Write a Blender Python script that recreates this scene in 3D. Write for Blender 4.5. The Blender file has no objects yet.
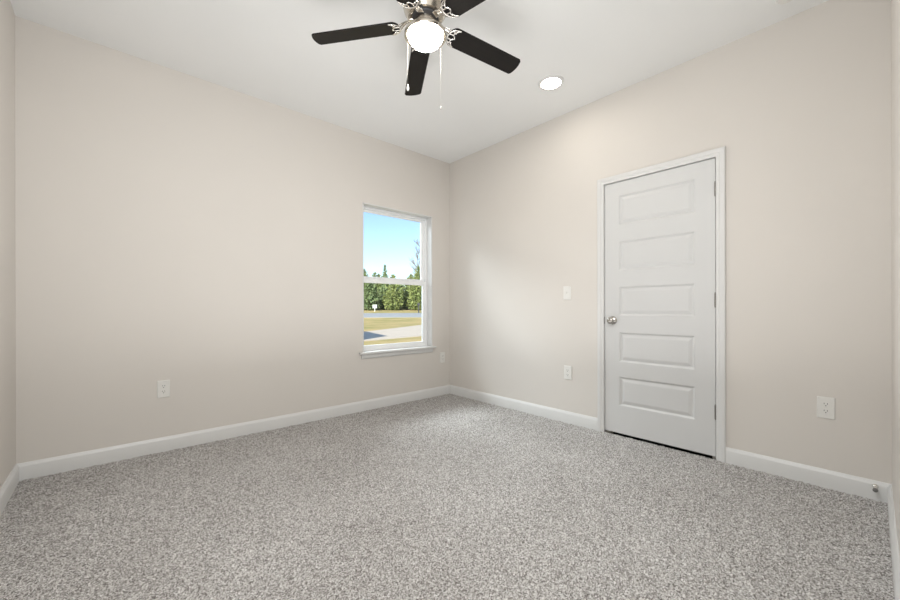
import bpy, bmesh, math, random
import numpy as np
from mathutils import Vector, Matrix

random.seed(7)
SC = bpy.context.scene
COL = SC.collection
R = math.radians
PI = math.pi

# ------------------------------------------------------------------ camera
F_PX, YAW, PITCH, ROLL, CY = 378.03, 0.8413, -0.0001, -0.0015, 308.4
CAM = Vector((-3.0077, -3.3684, 1.0105))
cam = bpy.data.cameras.new('camera')
cam.sensor_width = 36.0
cam.lens = F_PX / 900.0 * 36.0
cam.shift_y = (CY - 300.0) / 900.0
cam.clip_start = 0.01
cam.clip_end = 500
camo = bpy.data.objects.new('camera', cam)
COL.objects.link(camo)
fw = Vector((math.cos(YAW) * math.cos(PITCH), math.sin(YAW) * math.cos(PITCH), math.sin(PITCH)))
rt = Vector((math.sin(YAW), -math.cos(YAW), 0))
up = rt.cross(fw)
r2 = rt * math.cos(ROLL) + up * math.sin(ROLL)
u2 = -rt * math.sin(ROLL) + up * math.cos(ROLL)
camo.matrix_world = Matrix(((r2.x, u2.x, -fw.x, CAM.x), (r2.y, u2.y, -fw.y, CAM.y),
                            (r2.z, u2.z, -fw.z, CAM.z), (0, 0, 0, 1)))
SC.camera = camo

# ------------------------------------------------------------------ colour management, world, sun, lights
SC.view_settings.view_transform = 'Standard'
SC.view_settings.look = 'None'
SC.view_settings.gamma = 1.0
SC.view_settings.exposure = 0.07
SC.view_settings.use_curve_mapping = False

SUN_AZ = R(25 + 180)          # where the sun stands (direction from the scene)
SUN_EL = R(29)
SKY = 0.235
SUN = 8.0
GLOBE = 58.0
DOWN = 46.0
FILL = 19.5
SOFT = 32.0
WINDOW_FILL = 800.0

world = bpy.data.worlds.new('sky')
SC.world = world
world.use_nodes = True
wn = world.node_tree
wn.nodes.clear()
wo = wn.nodes.new('ShaderNodeOutputWorld')
wb = wn.nodes.new('ShaderNodeBackground')
ws = wn.nodes.new('ShaderNodeTexSky')
ws.sky_type = 'NISHITA'
ws.sun_disc = False
ws.sun_elevation = R(40)
ws.sun_rotation = PI / 2 - SUN_AZ
ws.altitude = 100
ws.air_density = 1.0
ws.dust_density = 0.4
ws.ozone_density = 2.2
wb.inputs['Strength'].default_value = SKY
wn.links.new(ws.outputs['Color'], wb.inputs['Color'])
wn.links.new(wb.outputs['Background'], wo.inputs['Surface'])

sun = bpy.data.lights.new('sun', 'SUN')
sun.energy = SUN
sun.angle = R(0.6)
sun.color = (1.0, 0.95, 0.86)
suno = bpy.data.objects.new('sun', sun)
COL.objects.link(suno)
sd = Vector((math.cos(SUN_AZ) * math.cos(SUN_EL), math.sin(SUN_AZ) * math.cos(SUN_EL), math.sin(SUN_EL)))
suno.rotation_euler = sd.to_track_quat('Z', 'Y').to_euler()
suno.location = (-12, -8, 8)

# unseen fill lamps, added to even out the light in the room
def area(name, loc, target, sx, sy, energy, color):
    l = bpy.data.lights.new(name, 'AREA')
    l.shape = 'RECTANGLE'
    l.size, l.size_y, l.energy, l.color = sx, sy, energy, color
    o = bpy.data.objects.new(name, l)
    COL.objects.link(o)
    o.location = loc
    o.rotation_euler = (Vector(target) - Vector(loc)).to_track_quat('-Z', 'Y').to_euler()
    return o


if FILL:  # added fill from low down, brightens ceiling and upper walls
    area('added_up_fill', (-1.75, -1.85, .5), (-1.75, -1.85, 2.7), 2.2, 2.2, FILL, (1.0, 1.0, 1.0))
if WINDOW_FILL:      # added lamp outside, above the view, boosting light through the window
    area('added_window_fill', (-1.4, 3.9, 4.5), (-.65, -.6, .7), 5.0, 1.8, WINDOW_FILL, (.90, .96, 1.0))
if SOFT:  # added soft fill overhead, above the frame
    area('added_soft_fill', (-2.85, -2.8, 2.3), (-1.15, -1.05, .1), .7, .8, SOFT, (.98, 1.0, 1.0))

portal = bpy.data.lights.new('window_portal', 'AREA')
portal.shape = 'RECTANGLE'
portal.size = 0.86
portal.size_y = 1.46
portal.cycles.is_portal = True
porto = bpy.data.objects.new('window_portal', portal)
COL.objects.link(porto)
porto.location = (-0.715, 0.16, 1.317)
porto.rotation_euler = (R(-90), 0, 0)


# ------------------------------------------------------------------ materials
def mat(name, col, rough=0.5, metal=0.0, spec=0.5, build=None):
    m = bpy.data.materials.new(name)
    m.use_nodes = True
    nt = m.node_tree
    b = nt.nodes['Principled BSDF']
    b.inputs['Base Color'].default_value = (*col, 1)
    b.inputs['Roughness'].default_value = rough
    b.inputs['Metallic'].default_value = metal
    b.inputs['Specular IOR Level'].default_value = spec
    if build:
        build(nt, b)
    return m


def node(nt, kind, **kw):
    n = nt.nodes.new(kind)
    for k, v in kw.items():
        if k in n.inputs:
            n.inputs[k].default_value = v
        else:
            setattr(n, k, v)
    return n


def ramp(nt, stops, fac):
    r = nt.nodes.new('ShaderNodeValToRGB')
    el = r.color_ramp.elements
    while len(el) < len(stops):
        el.new(0.5)
    for e, (p, c) in zip(el, stops):
        e.position = p
        e.color = (*c, 1)
    nt.links.new(fac, r.inputs['Fac'])
    return r.outputs['Color']


def noisy(scale, c0, c1, detail=4, bump=0.0, bscale=None, lo=.3, hi=.7, dist=.01):
    def f(nt, b):
        tc = node(nt, 'ShaderNodeTexCoord')
        n = node(nt, 'ShaderNodeTexNoise', Scale=scale, Detail=detail)
        nt.links.new(tc.outputs['Object'], n.inputs['Vector'])
        nt.links.new(ramp(nt, [(lo, c0), (hi, c1)], n.outputs['Fac']), b.inputs['Base Color'])
        if bump:
            n2 = node(nt, 'ShaderNodeTexNoise', Scale=bscale or scale, Detail=3)
            nt.links.new(tc.outputs['Object'], n2.inputs['Vector'])
            bp = node(nt, 'ShaderNodeBump', Strength=bump, Distance=dist)
            nt.links.new(n2.outputs['Fac'], bp.inputs['Height'])
            nt.links.new(bp.outputs['Normal'], b.inputs['Normal'])
    return f


def tint(c, k):
    return tuple(x * k for x in c)


WALLC = (0.68, 0.645, 0.605)
M = {}
M['wall'] = mat('wall_paint', WALLC, .75, spec=.25,
                build=noisy(1.2, tint(WALLC, .985), tint(WALLC, 1.015), 2, .06, 260, dist=.002))
M['ceiling'] = mat('ceiling_paint', (.84, .845, .84), .85, spec=.2,
                   build=noisy(1.5, (.83, .835, .83), (.85, .855, .85), 2, .08, 220, dist=.002))
M['trim'] = mat('trim_paint', (0.68, 0.678, 0.67), .38, build=noisy(3, (0.67, 0.668, 0.66), (0.69, 0.688, 0.68), 2))
M['door'] = mat('door_paint', (0.625, 0.625, 0.622), .42, build=noisy(2, (0.615, 0.615, 0.612), (0.635, 0.635, 0.632), 2))
M['vinyl'] = mat('white_vinyl', (.88, .885, .89), .35, build=noisy(4, (.87, .875, .88), (.89, .895, .9), 2))
M['plate'] = mat('outlet_plastic', (0.77, 0.76, 0.73), .3, build=noisy(20, (0.76, 0.75, 0.72), (0.78, 0.77, 0.74), 2))
M['slot'] = mat('dark_slot', (.03, .03, .03), .6, build=noisy(30, (.025, .025, .025), (.035, .035, .035)))
M['nickel'] = mat('brushed_nickel', (.62, .57, .50), .27, 1.0, build=noisy(60, (.58, .53, .46), (.68, .63, .56), 3))
M['chrome'] = mat('polished_nickel', (.80, .78, .75), .16, 1.0, build=noisy(40, (.77, .75, .72), (.84, .82, .79), 2))
M['satin'] = mat('satin_nickel', (.55, .53, .50), .3, 1.0, build=noisy(40, (.52, .5, .47), (.58, .56, .53), 2))
M['hinge'] = mat('hinge_metal', (.30, .29, .275), .38, 1.0, build=noisy(40, (.28, .27, .255), (.32, .31, .295), 2))
M['knob'] = mat('knob_nickel', (.42, .40, .37), .24, 1.0, build=noisy(40, (.40, .38, .35), (.45, .43, .40), 2))
M['screw'] = mat('painted_screw', (.8, .79, .76), .4, build=noisy(40, (.78, .77, .74), (.82, .81, .78)))
M['rubber'] = mat('grey_rubber', (.16, .155, .15), .6, build=noisy(60, (.14, .135, .13), (.18, .175, .17)))
M['shade'] = mat('closet_shade_paint', (.05, .05, .05), .9, build=noisy(5, (.045, .045, .045), (.055, .055, .055)))  # darkness of the closet put into its colour


def blade_build(nt, b):
    tc = node(nt, 'ShaderNodeTexCoord')
    mp = node(nt, 'ShaderNodeMapping')
    mp.inputs['Scale'].default_value = (2.0, 45, 45)
    n = node(nt, 'ShaderNodeTexNoise', Scale=3.0, Detail=5)
    nt.links.new(tc.outputs['Object'], mp.inputs['Vector'])
    nt.links.new(mp.outputs['Vector'], n.inputs['Vector'])
    nt.links.new(ramp(nt, [(.3, (.004, .003, .0025)), (.7, (.009, .0065, .005))], n.outputs['Fac']), b.inputs['Base Color'])


M['blade'] = mat('espresso_wood', (.016, .012, .009), .5, spec=.22, build=blade_build)


def emis(name, col, strength):
    m = bpy.data.materials.new(name)
    m.use_nodes = True
    nt = m.node_tree
    b = nt.nodes['Principled BSDF']
    b.inputs['Base Color'].default_value = (.9, .88, .84, 1)
    b.inputs['Roughness'].default_value = .25
    b.inputs['Emission Strength'].default_value = strength
    lw = node(nt, 'ShaderNodeTexNoise', Scale=6.0)
    tc = node(nt, 'ShaderNodeTexCoord')
    nt.links.new(tc.outputs['Object'], lw.inputs['Vector'])
    nt.links.new(ramp(nt, [(.2, col), (.8, tint(col, .97))], lw.outputs['Fac']), b.inputs['Emission Color'])
    return m


M['globe'] = emis('lit_opal_glass', (1.0, .945, .85), GLOBE)
M['lens'] = emis('lit_lens', (1.0, .93, .82), DOWN)


def glass_mat():
    m = bpy.data.materials.new('window_glass')
    m.use_nodes = True
    nt = m.node_tree
    nt.nodes.clear()
    o = node(nt, 'ShaderNodeOutputMaterial')
    t = node(nt, 'ShaderNodeBsdfTransparent')
    t.inputs['Color'].default_value = (.96, .98, .975, 1)
    g = node(nt, 'ShaderNodeBsdfGlossy', Roughness=.02)
    fr = node(nt, 'ShaderNodeFresnel', IOR=1.25)
    mx = node(nt, 'ShaderNodeMixShader')
    nt.links.new(fr.outputs['Fac'], mx.inputs['Fac'])
    nt.links.new(t.outputs['BSDF'], mx.inputs[1])
    nt.links.new(g.outputs['BSDF'], mx.inputs[2])
    nt.links.new(mx.outputs['Shader'], o.inputs['Surface'])
    return m


M['glass'] = glass_mat()


def carpet_build(nt, b):
    tc = node(nt, 'ShaderNodeTexCoord')
    v = node(nt, 'ShaderNodeTexVoronoi', Scale=210.0)
    n = node(nt, 'ShaderNodeTexNoise', Scale=170.0, Detail=4)
    n2 = node(nt, 'ShaderNodeTexNoise', Scale=1.6, Detail=3)
    for x in (v, n, n2):
        nt.links.new(tc.outputs['Object'], x.inputs['Vector'])
    sep = node(nt, 'ShaderNodeSeparateColor')
    nt.links.new(v.outputs['Color'], sep.inputs['Color'])
    yarn = ramp(nt, [(0.0, (.185, .170, .160)), (.35, (.405, .387, .373)), (.7, (.585, .568, .552)), (1.0, (.75, .738, .722))], sep.outputs['Red'])
    spk = ramp(nt, [(.36, (.42, .40, .385)), (.52, (1, 1, 1))], n.outputs['Fac'])
    m1 = node(nt, 'ShaderNodeMix', data_type='RGBA', blend_type='MULTIPLY')
    m1.inputs['Factor'].default_value = .8
    nt.links.new(yarn, m1.inputs['A'])
    nt.links.new(spk, m1.inputs['B'])
    # vacuum marks: the pile lies one way or the other
    lay = ramp(nt, [(.35, (.90, .895, .89)), (.65, (1, 1, 1))], n2.outputs['Fac'])
    m2 = node(nt, 'ShaderNodeMix', data_type='RGBA', blend_type='MULTIPLY')
    m2.inputs['Factor'].default_value = 1
    nt.links.new(m1.outputs['Result'], m2.inputs['A'])
    nt.links.new(lay, m2.inputs['B'])
    nt.links.new(m2.outputs['Result'], b.inputs['Base Color'])


M['carpet'] = mat('frieze_carpet', (.4, .37, .34), .95, spec=.1, build=carpet_build)
M['lawn'] = mat('dry_lawn', (.4, .34, .18), .95, spec=.1,
                build=noisy(.5, (.31, .28, .11), (.48, .36, .17), 8, .5, 12, .35, .62))
M['concrete'] = mat('concrete', (.56, .48, .39), .9, spec=.2, build=noisy(2, (.53, .455, .37), (.59, .505, .41), 5))
M['asphalt'] = mat('asphalt', (.42, .44, .46), .9, spec=.3, build=noisy(3, (.31, .315, .315), (.37, .375, .375), 6))
M['siding'] = mat('pale_siding', (.7, .69, .66), .7, build=noisy(2, (.68, .67, .64), (.72, .71, .68)))
M['shingle'] = mat('grey_shingle', (.16, .15, .15), .9, build=noisy(9, (.12, .115, .11), (.2, .19, .185), 5))
M['bark'] = mat('bark', (.16, .12, .09), .9, build=noisy(8, (.11, .085, .065), (.21, .165, .13), 5))
M['greybark'] = mat('grey_bark', (.25, .22, .2), .9, build=noisy(8, (.19, .17, .155), (.31, .275, .25), 5))
M['needle'] = mat('pine_needles', (.14, .2, .06), .7, spec=.2, build=noisy(1.7, (.13, .18, .05), (.30, .33, .12), 5))
M['needle2'] = mat('blue_green_needles', (.12, .2, .1), .7, spec=.2, build=noisy(1.7, (.11, .17, .07), (.24, .29, .13), 5))
M['signwhite'] = mat('white_enamel', (.85, .86, .86), .4, build=noisy(8, (.83, .84, .84), (.87, .88, .88)))
M['darkmetal'] = mat('dark_metal', (.05, .05, .055), .5, build=noisy(8, (.04, .04, .045), (.06, .06, .065)))


# ------------------------------------------------------------------ mesh helpers
def obj(name, bm, m, parent=None, smooth=False, loc=None):
    me = bpy.data.meshes.new(name)
    bmesh.ops.recalc_face_normals(bm, faces=bm.faces)
    bm.to_mesh(me)
    bm.free()
    me.materials.append(m)
    if smooth:
        for p in me.polygons:
            p.use_smooth = True
    o = bpy.data.objects.new(name, me)
    COL.objects.link(o)
    if parent:
        o.parent = parent
    if loc is not None:
        o.location = loc
    return o


def soft(o, ang=35):
    me = o.data
    for p in me.polygons:
        p.use_smooth = True
    bm = bmesh.new()
    bm.from_mesh(me)
    lim = R(ang)
    for e in bm.edges:
        e.smooth = not (len(e.link_faces) == 2 and e.calc_face_angle(0) > lim)
    bm.to_mesh(me)
    bm.free()
    return o


def tag(o, label=None, cat=None, group=None, kind=None):
    if label: o['label'] = label
    if cat: o['category'] = cat
    if group: o['group'] = group
    if kind: o['kind'] = kind
    return o


def empty(name, loc, rz=0, label=None, cat=None, group=None, kind=None):
    o = bpy.data.objects.new(name, None)
    o.empty_display_size = .05
    COL.objects.link(o)
    o.location = loc
    o.rotation_euler = (0, 0, rz)
    return tag(o, label, cat, group, kind)


def box(bm, a, b, bev=0.0, seg=2):
    a, b = Vector(a), Vector(b)
    vs = [bm.verts.new((x, y, z)) for x in (a.x, b.x) for y in (a.y, b.y) for z in (a.z, b.z)]
    fs = [(0, 1, 3, 2), (4, 6, 7, 5), (0, 4, 5, 1), (2, 3, 7, 6), (0, 2, 6, 4), (1, 5, 7, 3)]
    faces = [bm.faces.new([vs[i] for i in f]) for f in fs]
    if bev:
        es = list({e for f in faces for e in f.edges})
        bmesh.ops.bevel(bm, geom=es, offset=bev, segments=seg, profile=.5, affect='EDGES')
    return bm


def bxm(*args, **kw):
    bm = bmesh.new()
    box(bm, *args, **kw)
    return bm


def lathe(bm, prof, n=48, center=(0, 0, 0), axis='Z'):
    c = Vector(center)
    rings = []
    for r, h in prof:
        ring = []
        if r < 1e-6:
            p = {'Z': (0, 0, h), 'X': (h, 0, 0), 'Y': (0, h, 0)}[axis]
            ring = [bm.verts.new(c + Vector(p))]
        else:
            for i in range(n):
                a = 2 * PI * i / n
                u, v = r * math.cos(a), r * math.sin(a)
                p = {'Z': (u, v, h), 'X': (h, u, v), 'Y': (u, h, v)}[axis]
                ring.append(bm.verts.new(c + Vector(p)))
        rings.append(ring)
    for A, B in zip(rings, rings[1:]):
        if len(A) == 1 and len(B) == 1:
            continue
        for i in range(n):
            j = (i + 1) % n
            if len(A) == 1:
                bm.faces.new((A[0], B[i], B[j]))
            elif len(B) == 1:
                bm.faces.new((A[i], A[j], B[0]))
            else:
                bm.faces.new((A[i], A[j], B[j], B[i]))
    return bm


def tube(bm, pts, r, n=8, flat=1.0, cap=True):
    """a tube along points; r number or list; flat scales it in z"""
    pts = [Vector(p) for p in pts]
    rings = []
    for i, p in enumerate(pts):
        t = (pts[min(i + 1, len(pts) - 1)] - pts[max(i - 1, 0)]).normalized()
        s = t.cross(Vector((0, 0, 1)))
        if s.length < 1e-3:
            s = t.cross(Vector((1, 0, 0)))
        s.normalize()
        w = s.cross(t).normalized()
        rr = r[i] if isinstance(r, (list, tuple)) else r
        rings.append([bm.verts.new(p + s * rr * math.cos(2 * PI * k / n) + w * rr * flat * math.sin(2 * PI * k / n)) for k in range(n)])
    for A, B in zip(rings, rings[1:]):
        for k in range(n):
            j = (k + 1) % n
            bm.faces.new((A[k], A[j], B[j], B[k]))
    if cap:
        bm.faces.new(list(reversed(rings[0])))
        bm.faces.new(rings[-1])
    return bm


def prism(bm, poly, axis, lo, hi):
    """polygon given in the two other axes, extruded along axis from lo to hi"""
    def P(u, v, w):
        return {'X': (w, u, v), 'Y': (u, w, v), 'Z': (u, v, w)}[axis]
    A = [bm.verts.new(P(u, v, lo)) for u, v in poly]
    B = [bm.verts.new(P(u, v, hi)) for u, v in poly]
    n = len(poly)
    for i in range(n):
        j = (i + 1) % n
        bm.faces.new((A[i], A[j], B[j], B[i]))
    bm.faces.new(A[::-1])
    bm.faces.new(B)
    return bm


# ------------------------------------------------------------------ the room
L, W, H, T = 3.4316, 3.4330, 2.74, 0.16
WX0, WX1, WZ0, WZ1 = -1.158, -0.270, 0.556, 2.064       # window opening in the back wall
DY0, DY1, DZ = -2.674, -1.900, 2.021                    # door opening in the right wall


def struct(name, bm, m, label, cat):
    return tag(obj(name, bm, m), label, cat, kind='structure')


# carpet: tufted surface with real tufts
NX = 620
me = bpy.data.meshes.new('floor')
xs = np.linspace(-L, 0, NX)
ys = np.linspace(-W, 0, NX)
gx, gy = np.meshgrid(xs, ys, indexing='ij')
rng = np.random.default_rng(3)
hz = rng.random((NX, NX))
hz = .6 * hz + .4 * (np.roll(hz, 1, 0) + np.roll(hz, 1, 1) + np.roll(hz, -1, 0) + np.roll(hz, -1, 1)) / 4
hz = (hz - hz.min()) / (hz.max() - hz.min())
jx, jy = (rng.random((2, NX, NX)) - .5) * .004
gz = -.010 + .012 * hz
co = np.stack([gx + jx, gy + jy, gz], -1).reshape(-1, 3)
me.vertices.add(NX * NX)
me.vertices.foreach_set('co', co.astype(np.float32).ravel())
idx = np.arange(NX * NX).reshape(NX, NX)
q = np.stack([idx[:-1, :-1], idx[1:, :-1], idx[1:, 1:], idx[:-1, 1:]], -1).reshape(-1, 4)
me.loops.add(q.size)
me.loops.foreach_set('vertex_index', q.astype(np.int32).ravel())
me.polygons.add(len(q))
me.polygons.foreach_set('loop_start', np.arange(0, q.size, 4, dtype=np.int32))
me.update(calc_edges=True)
me.materials.append(M['carpet'])
for_floor = bpy.data.objects.new('floor', me)
COL.objects.link(for_floor)
tag(for_floor, 'grey brown speckled frieze carpet covering the whole room floor', 'carpet', kind='structure')

bm = bmesh.new()
box(bm, (-L - T, -W - T, H), (T, T, H + .2))
struct('ceiling', bm, M['ceiling'], 'flat white painted ceiling over the room', 'ceiling')

bm = bmesh.new()   # back wall with the window opening
box(bm, (-L - T, 0, -.25), (WX0, T, H))
box(bm, (WX1, 0, -.25), (T, T, H))
box(bm, (WX0, 0, -.25), (WX1, T, WZ0))
box(bm, (WX0, 0, WZ1), (WX1, T, H))
struct('wall_back', bm, M['wall'], 'long beige painted wall holding the window', 'wall')
bm = bmesh.new()   # right wall with the door opening
box(bm, (0, DY1, -.25), (T, 0, H))
box(bm, (0, -W - T, -.25), (T, DY0, H))
box(bm, (0, DY0, DZ), (T, DY1, H))
struct('wall_right', bm, M['wall'], 'beige painted wall holding the white door', 'wall')
struct('wall_left', bxm((-L - T, -W - T, -.25), (-L, 0, H)), M['wall'], 'beige wall at the left edge beside the window wall', 'wall')
struct('wall_front', bxm((-L, -W - T, -.25), (0, -W, H)), M['wall'], 'beige wall at the right edge beside the door wall', 'wall')
# closet shell behind the closed door, its shade painted as a near-black colour
bm = bmesh.new()
box(bm, (T + .6, DY0 - .3, -.25), (T + .7, DY1 + .3, 2.4))
box(bm, (T, DY0 - .4, -.25), (T + .6, DY0 - .3, 2.4))
box(bm, (T, DY1 + .3, -.25), (T + .6, DY1 + .4, 2.4))
box(bm, (T, DY0 - .4, 2.4), (T + .7, DY1 + .4, 2.5))
box(bm, (0.0, DY0 - .4, -.3), (T + .7, DY1 + .4, -.25))
struct('wall_closet', bm, M['shade'], 'closet shell behind the closed door, its shade painted dark', 'wall')

# baseboards: profile (distance from wall, height)
BH, BT = .097, .015
PROF = [(0, -.012), (BT, -.012), (BT, BH - .022), (BT - .003, BH - .014), (BT - .007, BH - .008), (BT - .0085, BH - .002), (BT - .010, BH), (0, BH)]


def base_x(name, x0, x1, ywall, s, label):      # runs along x; s = +1 when the room lies towards +y
    bm = bmesh.new()
    prism(bm, [(ywall + s * d, z) for d, z in PROF], 'X', x0, x1)
    return tag(soft(obj(name, bm, M['trim']), 50), label, 'baseboard', kind='structure')


def base_y(name, y0, y1, xwall, s, label):
    bm = bmesh.new()
    prism(bm, [(xwall + s * d, z) for d, z in PROF], 'Y', y0, y1)
    return tag(soft(obj(name, bm, M['trim']), 50), label, 'baseboard', kind='structure')


base_x('baseboard_back', -L, 0, 0, -1, 'white baseboard along the window wall')
base_y('baseboard_right', DY1 + .051, -BT, 0, -1, 'white baseboard between the far corner and the door')
base_y('baseboard_right', -W, DY0 - .051, 0, -1, 'white baseboard between the door and the right corner')
base_y('baseboard_left', -W, -BT, -L, 1, 'white baseboard at the left edge of the room')
base_x('baseboard_front', -L + BT, -BT, -W, 1, 'white baseboard at the right edge of the room')

# ------------------------------------------------------------------ door
CW = .053    # casing width


def casing_profile(s):
    # across the casing: u from the inner edge outwards, thickness
    return [(0, 0), (0, .010), (.004, .0125), (.020, .0135), (.024, .0165), (.030, .0175), (CW - .006, .0175), (CW - .001, .0150), (CW, .012), (CW, 0)]


bm = bmesh.new()
IY0, IY1, IZ = DY0 + .002, DY1 - .002, DZ - .003      # inner edge of the casing
prof = casing_profile(1)
ringsL = []
for (u, t) in prof:
    ringsL.append([bm.verts.new((-t, IY1 + u, -.012)), bm.verts.new((-t, IY1 + u, IZ + u)),
                   bm.verts.new((-t, IY0 - u, IZ + u)), bm.verts.new((-t, IY0 - u, -.012))])
for A, B in zip(ringsL, ringsL[1:]):
    for k in range(3):
        bm.faces.new((A[k], A[k + 1], B[k + 1], B[k]))
bm.faces.new([r[0] for r in ringsL])
bm.faces.new([r[3] for r in ringsL][::-1])
tag(soft(obj('trim_1', bm, M['trim']), 25), 'white moulded casing around the closed door', 'door casing', kind='structure')

bm = bmesh.new()
JT = .004
box(bm, (0.0005, DY0, -.012), (T, DY0 + JT, DZ))
box(bm, (0.0005, DY1 - JT, -.012), (T, DY1, DZ))
box(bm, (0.0005, DY0, DZ - JT + .001), (T, DY1, DZ + .001))
box(bm, (.040, DY0 + JT, -.012), (.052, DY0 + JT + .03, DZ - JT))
box(bm, (.040, DY1 - JT - .03, -.012), (.052, DY1 - JT, DZ - JT))
box(bm, (.040, DY0 + JT, DZ - JT - .03), (.052, DY1 - JT, DZ - JT))
struct('trim_2', bm, M['trim'], 'white jamb lining the doorway behind the casing', 'door jamb')

SY0, SY1, SZ0, SZ1 = -2.6665, -1.9075, .016, 2.0135    # door slab
door = empty('door_1', (0, (SY0 + SY1) / 2, SZ0), 0, 'closed white five panel door with a round nickel knob', 'door', kind='structure')
dc = Vector((0, (SY0 + SY1) / 2, SZ0))
PY0, PY1 = -2.547, -2.021
PZ = [(.236, .466), (.582, .818), (.951, 1.181), (1.310, 1.542), (1.671, 1.906)]
FX = .001


def door_slab():
    """slab face towards -x with five moulded raised panels"""
    bm = bmesh.new()
    # grid of the flat face with holes
    ycuts = [SY0, PY0, PY1, SY1]
    zcuts = [SZ0] + [z for p in PZ for z in p] + [SZ1]
    cache = {}

    def V(x, y, z):
        k = (round(x, 5), round(y, 5), round(z, 5))
        if k not in cache:
            cache[k] = bm.verts.new(Vector((x, y, z)) - dc)
        return cache[k]
    holes = {(PY0, a, b) for a, b in PZ}
    for i in range(3):
        for j in range(len(zcuts) - 1):
            y0, y1, z0, z1 = ycuts[i], ycuts[i + 1], zcuts[j], zcuts[j + 1]
            if i == 1 and (y0, z0, z1) in holes:
                # moulding: steps inwards (inset, depth)
                steps = [(0, 0), (.005, .0028), (.010, .0080), (.014, .0100), (.019, .0100), (.025, .0080), (.037, .0034), (.043, .0025)]
                prev = None
                for ins, dep in steps:
                    ring = [V(FX + dep, y0 + ins, z0 + ins), V(FX + dep, y1 - ins, z0 + ins), V(FX + dep, y1 - ins, z1 - ins), V(FX + dep, y0 + ins, z1 - ins)]
                    if prev:
                        for k in range(4):
                            bm.faces.new((prev[k], prev[(k + 1) % 4], ring[(k + 1) % 4], ring[k]))
                    prev = ring
                bm.faces.new(prev)
            else:
                bm.faces.new((V(FX, y0, z0), V(FX, y1, z0), V(FX, y1, z1), V(FX, y0, z1)))
    # sides and back
    X1 = FX + .035
    b = [V(X1, SY0, SZ0), V(X1, SY1, SZ0), V(X1, SY1, SZ1), V(X1, SY0, SZ1)]
    bm.faces.new(b)
    bott = [V(FX, y, SZ0) for y in ycuts]
    bm.faces.new(bott + [b[1], b[0]])
    top = [V(FX, y, SZ1) for y in ycuts]
    bm.faces.new(top + [b[2], b[3]])
    lft = [V(FX, SY0, z) for z in zcuts]
    bm.faces.new(lft + [b[3], b[0]])
    rgt = [V(FX, SY1, z) for z in zcuts]
    bm.faces.new(rgt + [b[2], b[1]])
    return bm


soft(obj('door_slab', door_slab(), M['door'], door), 8)

# knob
KY, KZ = -1.9725, .912
kb = bmesh.new()
lathe(kb, [(0, 0), (.033, 0), (.033, -.004), (.030, -.0085), (.016, -.011), (.0135, -.013), (.0125, -.026), (.016, -.031), (.024, -.036), (.0275, -.044), (.0265, -.053), (.021, -.059), (.010, -.0625), (0, -.063)], 40, axis='X')
kn = obj('door_knob', kb, M['knob'], door, smooth=True, loc=Vector((FX, KY, KZ)) - dc)
# latch face plate seen in the gap
obj('latch_plate', bxm((-.006, SY1 - .0002, KZ - .028), (.024, SY1 + .0034, KZ + .028), bev=.0005), M['hinge'], door, loc=-dc)
# hinges
for hzc in (1.806, 1.064, .315):
    hb = bmesh.new()
    for k in range(5):
        z0 = -.0445 + k * .0178
        lathe(hb, [(0, z0), (.0058, z0), (.0058, z0 + .0172), (0, z0 + .0172)], 16, center=(-.0075, 0, 0))
    lathe(hb, [(0, .0445), (.004, .0445), (.0048, .048), (.003, .051), (0, .052)], 12, center=(-.0075, 0, 0))
    lathe(hb, [(0, -.0445), (.004, -.0445), (.0048, -.048), (.003, -.051), (0, -.052)], 12, center=(-.0075, 0, 0))
    box(hb, (-.007, -.0024, -.0445), (.030, .0012, .0445))
    soft(obj('hinge', hb, M['hinge'], door, loc=Vector((0, SY0 - .0014, hzc)) - dc))

# ------------------------------------------------------------------ window
win = empty('window_1', ((WX0 + WX1) / 2, 0, WZ0), 0, 'white single hung window looking out on a lawn and pine trees', 'window', kind='structure')
wc = Vector(((WX0 + WX1) / 2, 0, WZ0))


def wobj(name, bm, m, parent=None, s=True):
    o = obj(name, bm, m, parent or win, loc=-wc if parent is None else (0, 0, 0))
    return o


def rect_frame(bm, x0, x1, z0, z1, wl, wr, wb_, wt, y0, y1, bev=.002):
    box(bm, (x0, y0, z0), (x0 + wl, y1, z1), bev)
    box(bm, (x1 - wr, y0, z0), (x1, y1, z1), bev)
    box(bm, (x0 + wl - .001, y0, z0), (x1 - wr + .001, y1, z0 + wb_), bev)
    box(bm, (x0 + wl - .001, y0, z1 - wt), (x1 - wr + .001, y1, z1), bev)


# white painted return boards lining the opening
bm = bmesh.new()
RT = .012
box(bm, (WX0, -.002, WZ0), (WX0 + RT, .085, WZ1), .001)
box(bm, (WX1 - RT, -.002, WZ0), (WX1, .085, WZ1), .001)
box(bm, (WX0, -.002, WZ1 - RT), (WX1, .085, WZ1), .001)
wobj('jamb_liner', bm, M['trim'])
# vinyl frame
bm = bmesh.new()
fx0, fx1, fz0, fz1 = WX0 + .001, WX1 - .001, WZ0 + .001, WZ1 - .001
rect_frame(bm, fx0, fx1, fz0, fz1, .030, .030, .036, .030, .085, .155)
wobj('window_frame', bm, M['vinyl'])
MZ = 1.305   # meeting rail
# upper (outer) sash
bm = bmesh.new()
ux0, ux1 = fx0 + .028, fx1 - .028
rect_frame(bm, ux0, ux1, MZ - .002, fz1 - .027, .034, .034, .040, .026, .122, .147)
us = wobj('upper_sash', bm, M['vinyl'])
obj('pane', bxm((ux0 + .03, .132, MZ + .03), (ux1 - .03, .136, fz1 - .05)), M['glass'], us)
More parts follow.
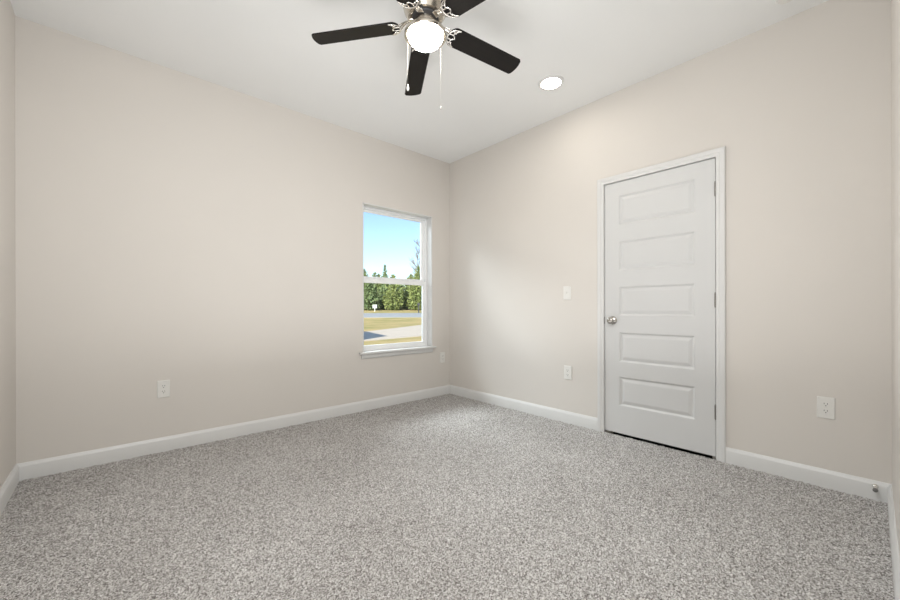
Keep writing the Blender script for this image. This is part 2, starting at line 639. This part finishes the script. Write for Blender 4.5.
# lower (inner) sash
bm = bmesh.new()
rect_frame(bm, ux0, ux1, fz0 + .030, MZ + .012, .034, .034, .044, .042, .092, .118)
box(bm, (ux0 + .1, .088, fz0 + .034), (ux1 - .1, .093, fz0 + .040))
ls = wobj('lower_sash', bm, M['vinyl'])
obj('pane', bxm((ux0 + .03, .103, fz0 + .07), (ux1 - .03, .107, MZ - .026)), M['glass'], ls)
for sx in (-.93, -.50):
    bm = bmesh.new()
    box(bm, (sx - .025, .094, MZ + .012), (sx + .025, .118, MZ + .018), .002)
    lathe(bm, [(0, .018), (.011, .018), (.010, .026), (0, .027)], 16, center=(sx, .106, MZ))
    box(bm, (sx - .004, .096, MZ + .020), (sx + .028, .108, MZ + .026), .002)
    soft(obj('sash_lock', bm, M['vinyl'], ls))
# stool and apron below
bm = bmesh.new()
box(bm, (WX0 - .042, -.036, WZ0 + .001), (WX1 + .034, -.0005, WZ0 + .021), .004, 3)
box(bm, (WX0 + .001, -.002, WZ0 + .001), (WX1 - .001, .09, WZ0 + .0205), .001)
soft(wobj('window_stool', bm, M['trim']))
bm = bmesh.new()
prism(bm, [(0, WZ0 + .001), (-.016, WZ0 + .001), (-.016, WZ0 - .022), (-.013, WZ0 - .034), (-.009, WZ0 - .043), (-.006, WZ0 - .047), (0, WZ0 - .047)],
      'X', WX0 - .014, WX1 + .0)
soft(wobj('window_apron', bm, M['trim']), 40)


# ------------------------------------------------------------------ outlets and switch
def cover_plate(bm, w=.074, h=.122, t=.006):
    n = [(-w / 2, -h / 2), (w / 2, -h / 2), (w / 2, h / 2), (-w / 2, h / 2)]
    ins = [(0, 0), (0, -.0025), (.0035, -t), ]
    prev = None
    for i, d in ins:
        ring = [bm.verts.new((d, y + (i if y < 0 else -i), z + (i if z < 0 else -i))) for y, z in n]
        if prev:
            for k in range(4):
                bm.faces.new((prev[k], prev[(k + 1) % 4], ring[(k + 1) % 4], ring[k]))
        else:
            bm.faces.new(ring)
        prev = ring
    bm.faces.new(prev)
    return bm


def make_outlet(name, loc, rz, label):
    """built facing -x, turned about z"""
    o = empty(name, loc, rz, label, 'outlet', 'electrical outlets on the walls')
    obj('cover_plate', cover_plate(bmesh.new()), M['plate'], o)
    for s in (1, -1):
        zc = s * .0195
        bm = bmesh.new()
        pts = []
        for k in range(32):
            a = 2 * PI * k / 32
            y, z = .0172 * math.cos(a), .0172 * math.sin(a)
            pts.append((y, max(-.0142, min(.0142, z)) + zc))
        prism(bm, pts, 'X', -.0085, -.004)
        rc = soft(obj('receptacle', bm, M['plate'], o))
        sl = bmesh.new()
        box(sl, (-.0089, -.0078, zc + .000), (-.0083, -.0052, zc + .0085))
        box(sl, (-.0089, .0052, zc + .001), (-.0083, .0078, zc + .0080))
        lathe(sl, [(0, -.0089), (.0028, -.0089), (.0028, -.0083), (0, -.0083)], 14, center=(0, 0, zc - .007), axis='X')
        obj('slot', sl, M['slot'], rc)
    bm = bmesh.new()
    lathe(bm, [(0, -.0072), (.0022, -.0070), (.0030, -.0058), (.003, -.004), (0, -.004)], 14, axis='X')
    obj('screw', bm, M['screw'], o)
    return o


make_outlet('wall_outlet', (-2.735, 0, .440), PI / 2, 'white duplex outlet on the window wall left of the window')
make_outlet('wall_outlet', (-.119, 0, .434), PI / 2, 'white duplex outlet in the narrow strip between window and far corner')
make_outlet('wall_outlet', (0, -1.570, .440), 0, 'white duplex outlet below the light switch left of the door')
make_outlet('wall_outlet', (0, -3.191, .446), 0, 'white duplex outlet right of the door near the right corner')

sw = empty('light_switch', (0, -1.5635, 1.1455), 0, 'white toggle light switch on the wall left of the door', 'light switch')
obj('cover_plate', cover_plate(bmesh.new()), M['plate'], sw)
bm = bmesh.new()
box(bm, (-.0066, -.0055, -.012), (-.004, .0055, .012), .0006)
lv = bmesh.new()
vs = [(-.006, -.0035), (-.0155, .0035), (-.0155, .0085), (-.006, .0055)]
A = [lv.verts.new((x, -.0036, z)) for x, z in vs]
B = [lv.verts.new((x, .0036, z)) for x, z in vs]
for k in range(4):
    lv.faces.new((A[k], A[(k + 1) % 4], B[(k + 1) % 4], B[k]))
lv.faces.new(A[::-1])
lv.faces.new(B)
tg = obj('toggle_collar', bm, M['plate'], sw)
obj('toggle', lv, M['plate'], tg)
for s in (1, -1):
    bm = bmesh.new()
    lathe(bm, [(0, -.0072), (.0022, -.0070), (.0030, -.0058), (.003, -.004), (0, -.004)], 14, center=(0, 0, s * .030), axis='X')
    obj('screw', bm, M['screw'], sw)

# ------------------------------------------------------------------ door stop on the baseboard
ds = empty('door_stop', (-BT, -3.376, .0715), 0, 'small metal door stop with grey tip screwed to the baseboard by the right corner', 'door stop')
bm = bmesh.new()
lathe(bm, [(0, 0), (.012, 0), (.012, -.003), (.0085, -.006), (.006, -.010), (0, -.010)], 24, axis='X')
obj('base', bm, M['chrome'], ds, smooth=True)
bm = bmesh.new()
pts = []
for k in range(12 * 10 + 1):
    a = 2 * PI * k / 12
    pts.append((-.008 - .050 * k / 120, .0052 * math.cos(a), .0052 * math.sin(a)))
tube(bm, pts, .0013, 6)
obj('spring', bm, M['chrome'], ds, smooth=True)
bm = bmesh.new()
lathe(bm, [(0, -.057), (.0085, -.057), (.0098, -.060), (.0098, -.069), (.0080, -.073), (0, -.074)], 24, axis='X')
obj('tip', bm, M['rubber'], ds, smooth=True)

# ------------------------------------------------------------------ ceiling fan
FCX, FCY = -1.7672, -1.7895
fan = empty('ceiling_fan', (FCX, FCY, H), 0, 'ceiling fan with five dark blades, nickel housing and lit globe', 'ceiling fan')
Z0 = H
# motor housing hugging the ceiling (z relative to the ceiling)
bm = bmesh.new()
lathe(bm, [(0, 0), (.078, 0), (.080, -.006), (.080, -.030), (.090, -.045), (.112, -.062), (.118, -.080), (.118, -.128), (.116, -.134), (.118, -.140), (.112, -.160),
           (.098, -.180), (.092, -.190), (.0, -.190)], 64)
soft(obj('motor_housing', bm, M['nickel'], fan), 40)
bm = bmesh.new()   # flywheel under the motor that carries the blade arms
lathe(bm, [(0, -.190), (.068, -.190), (.070, -.192), (.070, -.200), (.066, -.202), (0, -.202)], 48)
soft(obj('flywheel', bm, M['darkmetal'], fan), 40)
bm = bmesh.new()   # switch housing
lathe(bm, [(0, -.200), (.046, -.200), (.052, -.204), (.053, -.246), (0, -.246)], 48)
soft(obj('switch_housing', bm, M['nickel'], fan), 40)
bm = bmesh.new()   # pan above the globe
lathe(bm, [(.0, -.243), (.058, -.243), (.064, -.246), (.080, -.253), (.096, -.263), (.107, -.270), (.111, -.277), (.112, -.289), (.110, -.2925), (.104, -.293), (.094, -.290),
           (.0925, -.276), (.06, -.266), (0, -.266)], 64)
soft(obj('light_pan', bm, M['nickel'], fan), 40)
bm = bmesh.new()   # opal globe
GR = .0915
pr = [(GR - .001, -.278), (GR, -.288)]
for k in range(1, 15):
    a = PI / 2 * k / 14
    pr.append((GR * math.cos(a), -.288 - .058 * math.sin(a)))
pr[-1] = (0, pr[-1][1])
lathe(bm, [(0, -.277)] + pr, 56)
tag(obj('lamp_globe', bm, M['globe'], fan, smooth=True), 'glowing opal glass globe')

BLR0, BLR1, BLW, PT, SAG = .138, .619, .0575, R(-11.53), .0627


def blade_bm():
    """blade along +x, tangential +y; local frame before pitch"""
    bm = bmesh.new()
    outline = []
    n = 10
    for k in range(n + 1):          # rounded root, going from -y to +y round the small-radius side
        a = -PI / 2 - PI * k / n
        outline.append((BLR0 + .040 + .040 * math.cos(a), BLW * math.sin(a) * 1.0))
    tip = []
    for k in range(13):             # gently bowed tip
        s = 1 - 2 * k / 12
        x = BLR1 - .012 * s * s
        if abs(s) > .9:
            x -= .006
        tip.append((x, BLW * s * (.985 if abs(s) > .99 else 1)))
    outline += tip
    top = [bm.verts.new((x, y, .003)) for x, y in outline]
    bot = [bm.verts.new((x, y, -.003)) for x, y in outline]
    m = len(outline)
    for i in range(m):
        j = (i + 1) % m
        bm.faces.new((top[i], top[j], bot[j], bot[i]))
    bm.faces.new(top)
    bm.faces.new(bot[::-1])
    return bm


def bracket_bm():
    """openwork blade iron under the blade root (x outwards), lies just below the blade"""
    bm = bmesh.new()
    zb = -.0065

    def bez(p0, p1, p2, n=10):
        return [tuple((1 - t) ** 2 * a + 2 * t * (1 - t) * b + t * t * c for a, b, c in zip(p0, p1, p2)) for t in [i / n for i in range(n + 1)]]
    # outer crescent
    arc = []
    for k in range(25):
        a = PI / 2 + PI * k / 24
        arc.append((.192 + .056 * math.cos(a), .053 * math.sin(a), zb))
    tube(bm, arc, [.0022 + .0024 * math.sin(PI * k / 24) for k in range(25)], 8, .7)
    # scalloped inner edge
    for s in (1, -1):
        tube(bm, bez((.192, .053 * s, zb), (.176, .047 * s, zb), (.170, .031 * s, zb)), .0040, 8, .7)
        tube(bm, bez((.170, .031 * s, zb), (.158, .026 * s, zb), (.166, .014 * s, zb)), .0036, 8, .7)
        tube(bm, bez((.166, .014 * s, zb), (.176, .007 * s, zb), (.178, .0, zb)), .0036, 8, .7)
        tube(bm, bez((.170, .031 * s, zb), (.158, .034 * s, zb), (.150, .036 * s, zb), 5), .0036, 8, .7)
        tube(bm, bez((.166, .014 * s, zb), (.152, .016 * s, zb), (.139, .012 * s, zb), 5), .0036, 8, .7)
        # screw heads
        lathe(bm, [(0, zb - .006), (.003, zb - .0055), (.0045, zb - .003), (.0045, zb + .003)], 12, center=(.170, .031 * s, 0))
    lathe(bm, [(0, zb - .006), (.003, zb - .0055), (.0045, zb - .003), (.0045, zb + .003)], 12, center=(.178, 0, 0))
    # two scrolled arms from the flywheel
    for s in (1, -1):
        tube(bm, bez((.072, .011 * s, .022), (.110, .004 * s, .024), (.136, .012 * s, zb + .001), 12), [.0062] * 13, 8, .7)
        tube(bm, bez((.098, .008 * s, .018), (.118, .032 * s, .006), (.146, .030 * s, zb), 12), .0030, 8, .8)
    box(bm, (.060, -.018, .018), (.084, .018, .026), .002)
    return bm


blade0 = None
for k in range(5):
    ang = R(60.17 + 72 * (k - 1))
    Mx = (Matrix.Rotation(ang, 4, 'Z') @ Matrix.Rotation(math.atan(SAG), 4, 'Y') @ Matrix.Rotation(PT, 4, 'X'))
    Mx = Matrix.Translation((0, 0, 2.5199 - H)) @ Mx
    if blade0 is None:
        b = soft(obj('blade', blade_bm(), M['blade'], fan), 40)
        br = soft(obj('blade_bracket', bracket_bm(), M['chrome'], b), 50)
        blade0, bracket0 = b, br
    else:
        b = blade0.copy()
        COL.objects.link(b)
        b.parent = fan
        br = bracket0.copy()
        COL.objects.link(br)
        br.parent = b
    b.matrix_local = Mx

# pull chains
for lat, dep, zend, white in ((-.093, .036, 2.186, True), (.074, .072, 2.103, False)):
    px = lat * math.sin(YAW) + dep * math.cos(YAW)
    py = -lat * math.cos(YAW) + dep * math.sin(YAW)
    dirv = Vector((px, py, 0)).normalized()
    bm = bmesh.new()
    z0 = -.226
    pts = [dirv * .056 + Vector((0, 0, z0)), dirv * .085 + Vector((0, 0, z0 - .004)), Vector((px, py, z0 - .022)) + dirv * .006, Vector((px, py, z0 - .060)) + dirv * .006]
    ze = zend - H + (.034 if white else .018)
    n = 60
    for i in range(1, n + 1):
        pts.append(Vector((px, py, (z0 - .060) + (ze - z0 + .060) * i / n)) + dirv * .006)
    rr = [.0003 if (i % 2) else .0006 for i in range(len(pts))]
    tube(bm, pts, rr, 6)
    ch = obj('pull_chain', bm, M['satin'], fan, smooth=True)
    bm = bmesh.new()
    c = (px + dirv.x * .006, py + dirv.y * .006, zend - H)
    if white:
        lathe(bm, [(0, 0), (.004, .001), (.0065, .006), (.0070, .012), (.005, .022), (.0028, .030), (.002, .035), (0, .035)], 16, center=c)
        tag(obj('chain_pull', bm, M['plate'], ch, smooth=True), 'white teardrop chain pull')
    else:
        lathe(bm, [(0, 0), (.003, .001), (.005, .005), (.0045, .010), (.002, .016), (.0015, .019), (0, .019)], 16, center=c)
        obj('chain_pull', bm, M['satin'], ch, smooth=True)

# ------------------------------------------------------------------ recessed downlight and smoke detector
dl = empty('recessed_light', (-.498, -1.726, H), 0, 'lit round recessed downlight in the ceiling near the door wall', 'ceiling light')
bm = bmesh.new()
lathe(bm, [(.072, -.002), (.074, -.010), (.080, -.0115), (.094, -.006), (.097, -.002), (.097, 0), (.072, 0)], 56)
soft(obj('trim_ring', bm, M['trim'], dl), 40)
bm = bmesh.new()
lathe(bm, [(0, -.0085), (.060, -.0080), (.0725, -.0065), (.0725, -.001), (0, -.001)], 56)
tag(obj('lens', bm, M['lens'], dl, smooth=False), 'glowing round lens')

sm = empty('smoke_detector', (-.243, -3.056, H), 0, 'white ceiling smoke detector only just showing at the top edge above the door', 'smoke detector')
bm = bmesh.new()
lathe(bm, [(0, 0), (.050, 0), (.050, -.010), (.047, -.012), (.047, -.022), (.040, -.032), (.018, -.036), (0, -.036)], 48)
soft(obj('body', bm, M['plate'], sm), 40)
bm = bmesh.new()
lathe(bm, [(0, -.0355), (.008, -.0358), (.0075, -.0385), (0, -.039)], 20, center=(.016, 0, 0))
obj('test_button', bm, M['screw'], sm)

# ------------------------------------------------------------------ outside
UX, UY = math.cos(R(57)), math.sin(R(57))
GD = [(-60, -.4), (0, -.4), (14, -.4), (30, .05), (36, .42), (45, .8), (80, 1.2), (200, 2.0)]


def gz_at(x, y):
    d = (x - CAM.x) * UX + (y - CAM.y) * UY
    return float(np.interp(d, [a for a, _ in GD], [b for _, b in GD]))


def uv_to_xy(d, e):        # d along the view line over the lawn, e to its left
    return CAM.x + UX * d - UY * e, CAM.y + UY * d + UX * e


def strip(bm, poly_d, e0, e1, lift, thick, ne=30):
    """a sheet following the ground between distances, with a skirt"""
    ds = poly_d
    top = [[bm.verts.new((*uv_to_xy(d, e0 + (e1 - e0) * k / ne), gz_at(*uv_to_xy(d, e0 + (e1 - e0) * k / ne)) + lift)) for k in range(ne + 1)] for d in ds]
    for A, B in zip(top, top[1:]):
        for k in range(ne):
            bm.faces.new((A[k], A[k + 1], B[k + 1], B[k]))
    if thick:
        ret = bmesh.ops.extrude_face_region(bm, geom=bm.faces[:])
        for v in [g for g in ret['geom'] if isinstance(g, bmesh.types.BMVert)]:
            v.co.z -= thick
    return bm


bm = bmesh.new()
strip(bm, [7.2, 10, 12, 14, 16, 18, 20, 22, 24, 26, 28, 30, 32, 34, 36, 38, 40, 42, 45, 50, 60, 80], -60, 60, 0, .3, 60)
ground = struct('trim_ground', bm, M['lawn'], 'dry yellow green lawn rising beyond the window', 'lawn')
ground.name = 'ground'


def drape(poly, lift, step=.5):
    """polygon (given as left chain and right chain of equal length) draped on the ground"""
    a, b = poly
    bm = bmesh.new()
    rows = []
    for (p, q) in zip(a, b):
        row = []
        for k in range(13):
            t = k / 12
            x, y = p[0] + (q[0] - p[0]) * t, p[1] + (q[1] - p[1]) * t
            row.append(bm.verts.new((x, y, gz_at(x, y) + lift)))
        rows.append(row)
    for A, B in zip(rows, rows[1:]):
        for k in range(12):
            bm.faces.new((A[k], A[k + 1], B[k + 1], B[k]))
    ret = bmesh.ops.extrude_face_region(bm, geom=bm.faces[:])
    for v in [g for g in ret['geom'] if isinstance(g, bmesh.types.BMVert)]:
        v.co.z -= .12
    return bm


near = [(1.2, 10.45), (3, 10.52), (4.71, 10.58), (6.2, 10.64), (7.70, 10.70), (10, 11.2), (13, 12.6), (17, 15.5), (20.5, 20.5)]
far = [(-.2, 11.9), (2.2, 12.7), (4.5, 13.42), (6.77, 14.29), (9.3, 15.25), (11.93, 16.28), (14.2, 18.0), (16.0, 20.0), (18.6, 23.2)]
struct('driveway', drape((near, far), .03), M['concrete'], 'pale concrete driveway crossing the lawn, partly in blue shadow', 'driveway')
bm = bmesh.new()
strip(bm, [32.9, 34, 35, 36, 37, 38.4], -50, 50, .03, .15, 50)
struct('road', bm, M['asphalt'], 'grey blue asphalt road beyond the lawn', 'road')

# unseen building left of the window's view, added to cast the driveway shadow
gx0 = Vector((6.56, 11.66, -.29))
GL = 6.5
htop = math.tan(SUN_EL) * GL
corner = Vector((6.56 - math.cos(R(25)) * GL, 11.66 - math.sin(R(25)) * GL, 0))
caster = empty('shadow_building', (corner.x, corner.y, -.4), R(79 - 90), 'unseen pale building added left of the window view to cast the driveway shadow', 'shadow_building', kind='structure')
gw, gl = 6.0, 7.0
eave = htop - .29 + .4
obj('siding_walls', bxm((-gw - .0, .01, 0), (-.01, gl - .3, eave - .12)), M['siding'], caster)
bm = bmesh.new()
prism(bm, [(-gw - .3, eave - .12), (0, eave - .12), (0, eave), (-gw / 2 - .15, eave + 1.1), (-gw - .3, eave)], 'Y', 0, gl)
obj('roof', bm, M['shingle'], caster)


# ---- trees
def leaf_card(bm, p, n, s, rnd):
    t = n.orthogonal().normalized()
    t = (Matrix.Rotation(rnd.random() * 2 * PI, 3, n) @ t)
    b = n.cross(t)
    vs = [bm.verts.new(p + t * s * 1.5), bm.verts.new(p + b * s * .45), bm.verts.new(p - t * s * .5), bm.verts.new(p - b * s * .45)]
    bm.faces.new(vs)


def pine_meshes(seed, hgt, rad, ragged, m, pointed=False):
    rnd = random.Random(seed)
    root = empty('pine_tree', (0, 0, 0))
    bm = bmesh.new()
    tube(bm, [(0, 0, -.2), (.02, 0, hgt * .5), (0, .01, hgt * .96)], [.09, .055, .012], 8)
    obj('trunk', bm, M['bark'], root, smooth=True)
    bm = bmesh.new()
    lev = int(hgt / .16)
    for i in range(lev):
        t = i / (lev - 1)
        z = .12 + (hgt - .12) * t
        rr = rad * ((1 - t) ** .75 if pointed else (1 - t ** 2.2) ** .6) * (.75 + .5 * rnd.random()) + .05
        nb = max(4, int(11 * (1 - t) + 4))
        a0 = rnd.random() * 6.28
        for k in range(nb):
            a = a0 + 2 * PI * k / nb + rnd.uniform(-.25, .25)
            ln = rr * rnd.uniform(1 - ragged, 1 + ragged * .4)
            steps = max(2, int(ln / .13))
            for j in range(steps):
                f = (j + .6) / steps
                for c in range(2):
                    p = Vector((math.cos(a) * ln * f, math.sin(a) * ln * f, z + .22 * f * ln + rnd.uniform(-.07, .07)))
                    p += Vector((rnd.uniform(-.06, .06), rnd.uniform(-.06, .06), 0))
                    n = Vector((rnd.uniform(-1, 1), rnd.uniform(-1, 1), rnd.uniform(-.3, 1.2))).normalized()
                    leaf_card(bm, p, n, rnd.uniform(.10, .19), rnd)
    obj('foliage', bm, m, root)
    return root


LAB = 'bushy green young pine in the dense tree row across the road'
protos = [pine_meshes(11, 3.9, .95, .35, M['needle']), pine_meshes(12, 3.7, 1.0, .4, M['needle2']), pine_meshes(13, 4.2, .95, .3, M['needle'])]
used = [False] * 3


def copy_tree(o):
    c = o.copy()
    COL.objects.link(c)
    for ch in o.children:
        d = ch.copy()
        COL.objects.link(d)
        d.parent = c
    return c


rt_ = random.Random(5)


def place(i, d, e, s, rz, label, group=None):
    o = protos[i]
    if used[i]:
        o = copy_tree(o)
    used[i] = True
    x, y = uv_to_xy(d, e)
    o.location = (x, y, gz_at(x, y) - .02)
    o.rotation_euler = (0, 0, rz)
    o.scale = (s, s, s)
    tag(o, label, 'tree', group)
    return o


def e_of(px, d):       # sideways place along the row for a bearing through the window
    az = YAW - math.atan((px - 450) / F_PX)
    return d * math.tan(az - R(57))


for row, d0 in enumerate((44.8, 47.6, 50.4)):
    for k in range(7):
        e = -8.3 + 2.7 * k + .9 * row + 0
        place((k + row) % 3, d0 + rt_.uniform(-.15, .15), e, rt_.uniform(.98, 1.06) + .02 * row, rt_.uniform(0, 6.28), LAB, 'pines in the tree row across the road')


def lone_pine(seed, hgt, rad, m, px, d, label, pointed=False):
    t = pine_meshes(seed, hgt, rad, .45, m, pointed)
    x, y = uv_to_xy(d, e_of(px, d))
    t.location = (x, y, gz_at(x, y))
    tag(t, label, 'tree')


lone_pine(21, 6.1, .95, M['needle2'], 385, 53.4, 'tall dark conifer whose pointed tip rises above the tree row', True)
lone_pine(22, 5.3, 1.2, M['needle2'], 375, 56.4, 'rounded pine left of the tall conifer, top just above the sash rail')
lone_pine(24, 6.0, 1.2, M['needle2'], 364.5, 59.2, 'pine at the left edge of the window showing above the sash rail')
lone_pine(23, 6.0, 1.1, M['needle'], 418.5, 53.4, 'ragged pine at the right of the window beneath the bare tree')
lone_pine(25, 5.1, 1.1, M['needle'], 411, 56.4, 'low pine left of the ragged pine, top just above the sash rail')

# bare tree
rb = random.Random(9)
d = 60.0
x, y = uv_to_xy(d, e_of(419.3, d))
bt = empty('bare_tree', (x, y, gz_at(x, y)), 0, 'thin leafless tree standing up against the sky at the right of the window', 'tree')
trunk = bmesh.new()
tp = [Vector((.25 * math.sin(i * .7), .1 * math.cos(i), 9.8 * i / 9)) for i in range(10)]
tube(trunk, tp, [.13 - .0118 * i for i in range(10)], 8)
obj('trunk', trunk, M['greybark'], bt, smooth=True)
brm = bmesh.new()


def twig(p, dv, ln, r, depth):
    pts = [p]
    q, v = p.copy(), dv.copy()
    for i in range(4):
        v = (v + Vector((rb.uniform(-.25, .25), rb.uniform(-.25, .25), rb.uniform(-.02, .22)))).normalized()
        q = q + v * ln / 4
        pts.append(q.copy())
    tube(brm, pts, [r * (1 - .18 * i) for i in range(5)], 5)
    if depth:
        for i in (1, 2, 3, 4):
            for _ in range(2):
                w = (v + Vector((rb.uniform(-.9, .9), rb.uniform(-.9, .9), rb.uniform(-.1, .6)))).normalized()
                twig(pts[i], w, ln * .55, r * .5, depth - 1)


for i in range(3, 10):
    for k in range(3):
        a = rb.uniform(0, 6.28)
        twig(tp[i], Vector((math.cos(a), math.sin(a), .75)).normalized(), 1.9 - .11 * i, .035, 2)
obj('branches', brm, M['greybark'], bt)

# small white sign on a post beyond the road and a mailbox to the right
x, y = uv_to_xy(42.0, e_of(374.8, 42.0))
sg = empty('yard_sign', (x, y, gz_at(x, y)), R(-33), 'small white sign on a post in front of the tree row', 'sign')
obj('post', bxm((-.03, -.03, -.1), (.03, .03, .55), .005), M['signwhite'], sg)
obj('sign_board', bxm((-.22, -.045, .38), (.22, -.03, .74), .01), M['signwhite'], sg)
x, y = uv_to_xy(38.9, e_of(418.6, 38.9))
mb = empty('mailbox', (x, y, gz_at(x, y)), R(-33), 'dark mailbox on a post by the road at the right of the window', 'mailbox')
obj('post', bxm((-.06, -.06, -.1), (.06, .06, .8), .01), M['darkmetal'], mb)
bm = bmesh.new()
arch = [(-.12, .78), (.12, .78), (.12, .93)] + [(.12 * math.cos(PI * k / 10), .93 + .12 * math.sin(PI * k / 10)) for k in range(1, 10)] + [(-.12, .93)]
prism(bm, arch, 'Y', -.28, .22)
obj('box', bm, M['darkmetal'], mb)
